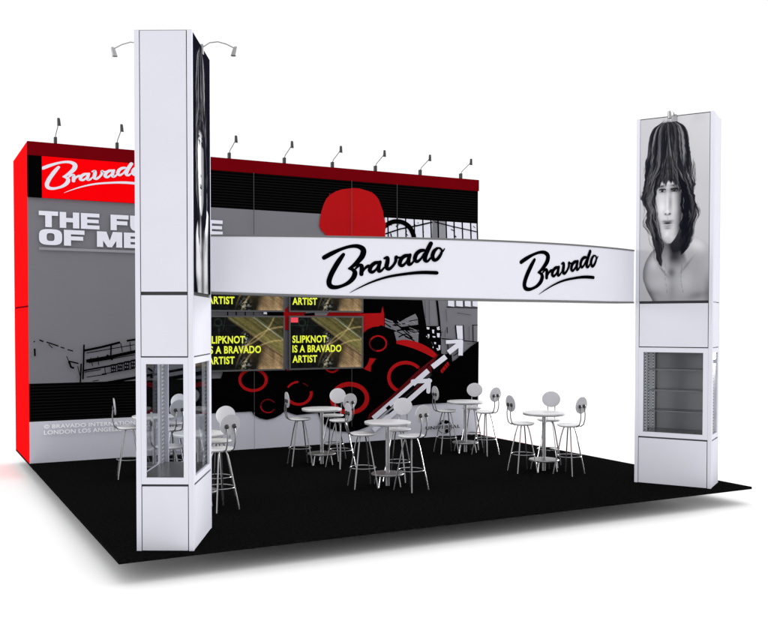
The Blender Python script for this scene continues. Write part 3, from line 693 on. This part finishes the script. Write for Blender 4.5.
# ================================================================== TOWERS
TL, TS, TH, PW = 1.085, .60, 5.41, .052
def tower(loc, rz, label, dark, opaque_back):
    """local x along the long side; the poster is on the -y long face"""
    t = thing('display_tower', label, 'tower', (*loc, 0), rz, None)
    hx, hy = TL/2, TS/2
    for sx in (-1, 1):
        for sy in (-1, 1):
            cx, cy = sx*(hx-PW/2), sy*(hy-PW/2)
            k = MB(); k.box(cx-PW/2, cx+PW/2, cy-PW/2, cy+PW/2, .001, TH, M_POST, .003); k.build('corner_post', t)
    i = PW+.009           # gap between post and panel
    def ring_panels(z0, z1, name, faces='npew', proud=.0):
        for fc in faces:
            k = MB()
            if fc == 'n': k.box(-hx+i, hx-i, -hy-proud, -hy+.016, z0, z1, M_WHITE, .002)      # poster side
            if fc == 'p': k.box(-hx+i, hx-i, hy-.016, hy+proud, z0, z1, M_WHITE, .002)
            if fc == 'w': k.box(-hx-proud, -hx+.016, -hy+i, hy-i, z0, z1, M_WHITE, .002)
            if fc == 'e': k.box(hx-.016, hx+proud, -hy+i, hy-i, z0, z1, M_WHITE, .002)
            k.build(name, t)
    for z0, z1 in ((.004, .700), (2.030, TH-.012)):
        k = MB(); k.box(-hx+.020, hx-.020, -hy+.020, hy-.020, z0, z1, M_GAP); k.build('inner_core', t)
    ring_panels(.006, .678, 'base_panel')
    ring_panels(2.040, 2.675, 'middle_panel', 'npw'); ring_panels(2.040, 2.685, 'middle_panel', 'e')
    ring_panels(2.712, TH-.006, 'upper_panel', 'pw'); ring_panels(2.698, TH-.006, 'upper_panel', 'e')
    k = MB(); k.box(-hx+.004, hx-.004, -hy+.004, hy-.004, TH-.004, TH+.003, M_RIM); k.build('top_cap', t)
    # glass case between z .70 and 2.03
    z0, z1 = .702, 2.026; fr = .068
    k = MB()
    for s in (-1, 1):
        y0, y1 = (-hy+.001, -hy+.030) if s < 0 else (hy-.030, hy-.001)
        for (a, b_, c, d) in ((-hx+PW+.001, -hx+PW+.001+fr, z0, z1), (hx-PW-.001-fr, hx-PW-.001, z0, z1), (-hx+PW+.001+fr, hx-PW-.001-fr, z0, z0+fr), (-hx+PW+.001+fr, hx-PW-.001-fr, z1-fr, z1)):
            k.box(a, b_, y0, y1, c, d, M_POST)
        x0, x1 = (-hx+.001, -hx+.030) if s < 0 else (hx-.030, hx-.001); f2 = .050
        for (a, b_, c, d) in ((-hy+PW+.001, -hy+PW+.001+f2, z0, z1), (hy-PW-.001-f2, hy-PW-.001, z0, z1), (-hy+PW+.001+f2, hy-PW-.001-f2, z0, z0+fr), (-hy+PW+.001+f2, hy-PW-.001-f2, z1-fr, z1)):
            k.box(x0, x1, a, b_, c, d, M_POST)
    k.build('window_frame', t)
    ins = PW+.001
    for s in (-1, 1):
        if not (s > 0 and opaque_back):
            k = MB(); y = s*(hy-.016); k.box(-hx+ins+fr, hx-ins-fr, y-.003, y+.003, z0+fr, z1-fr, M_GLASS); k.build('glass_pane', t)
        k = MB(); x = s*(hx-.016); k.box(x-.003, x+.003, -hy+ins+.05, hy-ins-.05, z0+fr, z1-fr, M_GLASS); k.build('glass_pane', t)
    if opaque_back:
        k = MB(); k.box(-hx+ins+fr, hx-ins-fr, hy-.026, hy-.006, z0+fr, z1-fr, M_CASEBACK); k.build('back_panel', t)
    k = MB(); k.box(-hx+.034, hx-.034, -hy+.034, hy-.034, z0+.0, z0+.075, M_CASEFLOOR); k.build('case_floor', t)
    k = MB(); k.box(-hx+.034, hx-.034, -hy+.034, hy-.034, z1-.05, z1-.002, M_CASEBACK); k.build('case_ceiling', t)
    for sx in (-1, 1):
        k = MB(); wd = .060 if (sx < 0 or not opaque_back) else .035; cx = sx*(hx-.050-wd)
        for sy in (-1, 1):
            yy = sy*(hy-.052); k.box(cx-wd, cx+wd, yy-.006, yy+.006, z0+.076, z1-.051, M_CASEPOST)
            for q in (-.55, .55):
                k.box(cx+q*wd-.007, cx+q*wd+.007, yy-.009, yy+.009, z0+.078, z1-.053, M_STD)
        k.build('slotted_strip', t)
    if opaque_back:
        for z in (1.08, 1.39, 1.70):
            k = MB(); k.box(-hx+.18, hx-.10, -hy+.11, hy-.032, z-.004, z+.004, M_GLASS); k.box(-hx+.18, hx-.10, -hy+.103, -hy+.109, z-.008, z+.008, M_SHELF); k.build('shelf', t)
    # poster
    W_, H_ = TL-2*PW+.002, TH-2.715
    k = MB(); k.box(-hx+PW-.001, hx-PW+.001, -hy+.001, -hy+.018, 2.708, TH-.002, M_GAP); po = k.build('poster_board', t)
    pic = picture_mesh('portrait_picture', W_-.012, H_-.012, 230, 580, lambda u, v: portrait(u, v, dark), M_PRINT, po, lambda x, z: (-W_/2+.006+x, -hy-.004, 2.714+z))
    return t
ANG_L = math.radians(62.4); ANG_R = math.radians(-57.9)
towL = tower((.770, -6.352), ANG_L, 'tall white left tower, portrait seen edge-on, see-through glass case', True, False)
towR = tower((8.427, -6.252), ANG_R, 'tall white right tower showing a black-and-white portrait of a long-haired man', False, True)

# arm lamps at the tower tops
def arm_lamp(tw, ang, side, label, reach=.35):
    n = (math.sin(ang)*-side, math.cos(ang)*side) if False else ((math.sin(ang), -math.cos(ang)) if side < 0 else (-math.sin(ang), math.cos(ang)))
    cx, cy = tw; bx, by = cx+n[0]*TS/2, cy+n[1]*TS/2
    t = thing('arm_lamp', label, 'lamp', (bx, by, TH-.11), math.atan2(n[1], n[0]), 'arm lamps at the tops of the towers')
    k = MB(); k.box(-.012, .022, -.030, .030, .02, .125, M_LAMPS, .005); k.build('bracket', t)
    k = MB(); k.tube([(.02, 0, .10), (.09, 0, .145), (.18, 0, .155), (.27, 0, .13), (reach, 0, .09)], .0065, M_LAMPS, 8); k.build('arm', t)
    k = MB(); k.lathe([(.010, -.06), (.022, -.05), (.026, -.01), (.030, .045), (.024, .043)], (reach+.01, 0, .045), M_LAMPS, 16, Vector((-.25, 0, -1))); k.build('lamp_head', t)
    return t
arm_lamp((.770, -6.352), ANG_L, -1, 'silver arm lamp curving out to the right of the left tower, over its portrait')
arm_lamp((.770, -6.352), ANG_L, 1, 'silver arm lamp sticking out to the left behind the left tower')
arm_lamp((8.427, -6.252), ANG_R, -1, 'silver arm lamp on the right tower above the portrait', .34)

# ================================================================== ARCHED BEAM
BT = .26
beam = thing('arched_beam', 'long curved white beam with two black script logos, joining the two towers', 'beam')
def low_edge(s): return float(np.interp(s, [-3.4, -2.6, -1.7, -.8, .5, 2.6, 3.6], [2.728, 2.705, 2.686, 2.676, 2.668, 2.673, 2.685]))
def high_edge(s): return float(np.interp(s, [-3.4, -1.7, 0, 1.6, 3.6], [3.414, 3.423, 3.443, 3.463, 3.482]))
def beam_box(e0, e1, o0, o1, m, n=72, ends=True):      # e: (0 low edge / 1 high edge, offset)
    k = MB(); vs = []; fs = []
    for i in range(n+1):
        s = RAD*HALF*(-1+2*i/n)
        z0, z1 = [(high_edge(s) if e[0] else low_edge(s))+e[1] for e in (e0, e1)]
        for off, z in ((o1, z0), (o1, z1), (o0, z1), (o0, z0)): vs.append(beam_pt(s, z, off))
    for i in range(n):
        for j in range(4): fs.append((4*i+j, 4*(i+1)+j, 4*(i+1)+(j+1) % 4, 4*i+(j+1) % 4))
    fs += [(3, 2, 1, 0), (4*n, 4*n+1, 4*n+2, 4*n+3)]
    k.add(vs, fs, m, True); return k
beam_box((0, .025), (1, -.023), -BT+.004, -.003, M_FASCIA).build('fascia', beam)
beam_box((0, 0), (0, .024), -BT, .004, M_TRIM).build('trim_rail', beam)
beam_box((1, -.022), (1, 0), -BT, .004, M_TRIM).build('trim_rail', beam)
sL = [on_beam(323.7, 258)[0], on_beam(520.8, 264)[0]]
sR = [on_beam(444.8, 249)[0], on_beam(598, 257)[0]]
print('logo spans', sL, sR, a_, b_, c_)
for q in range(2):
    k = MB()
    sc = (sR[q]-sL[q])/(sR[0]-sL[0]); ds = sL[q]-sL[0]*sc
    za = 0 if q == 0 else on_beam(540.2, 294.5)[1]-c_[1]
    zs = 1 if q == 0 else (on_beam(590, 251.5)[1]-on_beam(540.2, 294.5)[1])/(b_[1]-c_[1])
    for i, (vs, fs) in enumerate(LG):
        k.add([beam_pt(s*sc+ds, c_[1]+za+(z-c_[1])*zs, .002+.0004*i) for s, z in vs], fs, M_LOGO)
    o = k.build('script_logo', beam)

# ================================================================== SCREENS
def screen_img(u, v):
    n = vnoise(u*7, v*5, 51); n2 = vnoise(u*26, v*18, 52); n3 = vnoise(u*60, v*40, 53)
    base = .003+.008*n*n2
    R = base*1.; G = base*1.15; B = base*1.05
    # broad slanting beams of olive and brown from the upper middle to the right edge
    k = v-(.02+(u-.28)*1.02)                       # below 0: inside the wedge
    k2 = v-(.0+(u-.60)*1.10)                       # below 0: above the light strip
    wedge = sm(.02, -.02, k)*sm(.26, .30, u)
    along = (k-k2)*0+u*.7+v*.7
    t1 = .060+.05*vnoise(k*30, along*3, 54)+.05*np.exp(-((k+.13)/.05)**2)+.05*sm(.6, 1., along)
    lay = lambda m, c: (R*(1-m)+c[0]*m, G*(1-m)+c[1]*m, B*(1-m)+c[2]*m)
    R, G, B = lay(wedge, (t1*1.15, t1*.98, t1*.34))
    dark2 = sm(.0, -.03, k2)*wedge
    R, G, B = lay(dark2, (.030+.03*n2, .030+.025*n2, .012+.01*n2))
    for off, w, c, g in ((-.01, .016, (.26, .28, .19), 1.), (-.045, .010, (.12, .12, .06), .6)):
        m = np.exp(-((k2-off)/w)**2)*wedge*g; R, G, B = lay(m, c)
    m = np.exp(-((k-.0)/.018)**2)*sm(.26, .34, u)*(.25+.75*sm(.45, .7, u)); R, G, B = lay(m*.8, (.25, .17, .085))
    m = np.exp(-((k+.035)/.012)**2)*sm(.26, .34, u)*(.9-.8*sm(.35, .5, u)); R, G, B = lay(m*.8, (.22, .24, .15))
    wood = sm(.66, .76, u-.10*(1-v)+.05*n)*sm(.0, .05, k)
    t2 = .10+.34*vnoise(u*30, v*1.8, 55)*sm(.45, .95, v)+.10*sm(.92, 1, v)
    R, G, B = lay(wood, (t2*1.1, t2*.74, t2*.38))
    haze = np.exp(-((u-.60)/.10)**2-((v-.66)/.22)**2)*.5*(k > 0); R, G, B = lay(haze, (.06, .045, .022))
    m = np.exp(-((u-.505)/.035)**2-((v-.42)/.10)**2)*sm(.40, .62, n3)+.8*np.exp(-((u-.505)/.05)**2-((v-.90)/.09)**2)*sm(.42, .62, n3)+.5*np.exp(-((u-.50)/.03)**2-((v-.62)/.06)**2)*sm(.4, .6, n3)
    R, G, B = lay(np.clip(m, 0, 1)*.8, (.42, .45, .38))
    gr = np.exp(-((np.hypot((u-.16), (v-.10)*.65)-.045)/.008)**2)*.5+np.exp(-((v-.155)/.005)**2)*(u < .40)*.6+np.exp(-((u-.25+.12*v)/.006)**2)*(v < .26)*.5+np.exp(-((u-.17)/.012)**2-((v-.24)/.06)**2)*.6
    gr = gr*(k > -.02)
    R, G, B = lay(np.clip(gr, 0, 1)*.5, (.045, .085, .065))
    tex = (.45+.9*vnoise(k*55, along*6, 57))*(.7+.6*n3); mk = sm(.2, .35, u)*sm(.0, .2, R)*1.
    for cu, cv, rr in ((.95, 1.25, .52), (1.02, 1.2, .66), (.30, -.35, .62)):
        c_ = np.exp(-((np.hypot(u-cu, (v-cv)*.65)-rr)/.010)**2)*sm(.35, .5, u); R = R+.22*c_; G = G+.16*c_; B = B+.07*c_
    R, G, B = R*(.35+.65*tex), G*(.35+.65*tex), B*(.35+.65*tex)
    return np.clip(np.stack([R, G, B], -1), 0, 1)
labs = {(0, 0): 'lower left wall screen with yellow caption, partly behind the left tower',
        (1, 0): 'lower right wall screen with yellow caption and small red corner tag',
        (0, 1): 'upper left wall screen, mostly hidden by the beam, beside the left tower',
        (1, 1): 'upper right wall screen, mostly hidden by the beam, above the fully visible screen'}
for (c, r), lab in labs.items():
    X0 = 3.035+c*1.69; Z0 = 1.489+r*1.115; w, h = 1.603, 1.042
    t = thing('wall_screen', lab, 'screen', (X0, -.07, Z0), 0, 'screens on the back wall')
    k = MB(); bz = .030
    k.box(0, w, -.035, .002, 0, bz, M_BEZEL); k.box(0, w, -.035, .002, h-bz, h, M_BEZEL)
    k.box(0, bz, -.034, .001, bz, h-bz, M_BEZEL); k.box(w-bz, w, -.034, .001, bz, h-bz, M_BEZEL); k.box(bz, w-bz, -.018, .0, bz, h-bz, M_BEZEL)
    k.build('bezel', t)
    sw, sh = w-2*bz, h-2*bz
    sp = picture_mesh('picture', sw, sh, 200, 130, screen_img, M_SCREEN, t, lambda x, z: (bz+x, -.022, bz+z))
    k = MB()
    for s, f0, f1, g0, g1 in (('SLIPKNOT?', .027, .545, .355, .50), ('IS A BRAVADO', .027, .705, .545, .69), ('ARTIST', .027, .365, .745, .89)):
        s = s.replace('?', '')
        if s == 'SLIPKNOT': f1 = .497
        put_text(k, s, M_YEL, bz+f0*sw, bz+f1*sw, bz+(1-g1)*sh, bz+(1-g0)*sh, -.025, .028, 1.06)
    k.build('caption', t)
    if (c, r) == (1, 0):
        k = MB(); k.add([(bz+.005*sw, -.0245, bz+.90*sh), (bz+.105*sw, -.0245, bz+.90*sh), (bz+.105*sw, -.0245, bz+.998*sh), (bz+.005*sw, -.0245, bz+.998*sh)], [(0, 1, 2, 3)], M_TAG)
        k.build('corner_tag', t)

# ================================================================== TABLES AND STOOLS
def make_table():
    t = thing('bar_table', 'x', 'table')
    k = MB(); k.lathe([(.10, .900), (.315, .902), (.338, .910), (.340, .932)], (0, 0, 0), M_RIM, 48); k.lathe([(.340, .9325), (.340, .944), (.328, .948), (.0005, .9485)], (0, 0, 0), M_TOP, 48); k.build('tabletop', t)
    one('tube', 'pole', t, [(0, 0, .002), (0, 0, .899)], .030, M_POLE, 18)
    k = MB(); k.lathe([(.035, .165), (.215, .160), (.238, .168), (.242, .180), (.236, .190), (.20, .196), (.035, .205)], (0, 0, 0), M_POLE, 40); k.build('foot_plate', t)
    for a in range(4):
        c, s = math.cos(a*PI/2+.5), math.sin(a*PI/2+.5)
        one('tube', 'leg', t, [(c*.19, s*.19, .160), (c*.21, s*.21, .08), (c*.225, s*.225, .002)], .011, M_CHROME, 8)
    return t
def make_stool():
    """local +x is the back side"""
    t = thing('bar_stool', 'x', 'bar stool')
    k = MB(); k.lathe([(.06, .752), (.15, .756), (.178, .770), (.184, .782), (.178, .792), (.150, .794), (.08, .788), (.0005, .786)], (0, 0, 0), M_SEAT, 36, sx=1.0, sy=1.06); k.build('seat', t)
    for a in range(4):
        c, s = math.cos(a*PI/2+PI/4), math.sin(a*PI/2+PI/4)
        one('tube', 'leg', t, [(c*r, s*r, z) for r, z in ((.075, .752), (.098, .70), (.125, .60), (.155, .45), (.19, .28), (.225, .12), (.245, .002))], .0105, M_CHROME, 8)
    k = MB(); k.tube([(.188*math.cos(2*PI*i/32), .188*math.sin(2*PI*i/32), .29) for i in range(32)], .0085, M_CHROME, 8, closed=True); k.build('foot_ring', t)
    k = MB(); cx, cz, R_ = .215, 1.105, .128; tilt = Vector((1, 0, -.10)).normalized()
    k.lathe([(.02, -.012), (.10, -.011), (.130, -.006), (R_, .004), (.134, .011), (.10, .012), (.0005, .010)], (cx, 0, cz), M_BACK, 36, tilt, sx=1.15, sy=1.0); k.build('backrest', t)
    for s in (-1, 1):
        k = MB(); k.tube([(.13, s*.055, .775), (.175, s*.058, .768), (.222, s*.06, .80), (.246, s*.06, .88), (.250, s*.06, .96), (.243, s*.06, 1.03), (.236, s*.058, 1.075)], .0085, M_DCHROME, 8)
        k.lathe([(.018, -.014), (.029, -.008), (.029, .008), (.016, .016)], (.236, s*.058, 1.085), M_LAMP, 14, (1, 0, 0)); k.build('back_rod', t)
    return t
TABS = {
 'A': ((4.43, -4.55), 'middle of the front row'),
 'B': ((4.43, -2.24), 'back row, below the lower right screen'),
 'C': ((7.40, -2.15), 'back row, by the globe emblem'),
 'D': ((7.345, -4.50), 'front row, nearest the right tower'),
 'E': ((1.56, -4.62), 'front row, close behind left tower'),
 'F': ((1.58, -2.20), 'back row, seen through left tower'),
}
tproto, sproto = make_table(), make_stool(); learn(tproto); learn(sproto)
first = [True, True]
for key, ((x, y), desc) in TABS.items():
    t = tproto if first[0] else copy_tree(tproto); first[0] = False
    t.location = (x, y, .001); t['label'] = 'round pale bar table, '+desc; t['group'] = 'round bar tables'
    for ang, r, d in ((170, .38, 'edge-on bar stool left of table: '), (42, .49, 'bar stool on far side of table: '), (287, .47, 'near right bar stool, knobs on back, table: ')):
        s = sproto if first[1] else copy_tree(sproto); first[1] = False
        a = math.radians(ang); s.location = (x+r*math.cos(a), y+r*math.sin(a), .001); s.rotation_euler = (0, 0, a)
        s['label'] = 'white '+d+desc; s['group'] = 'bar stools around the tables'
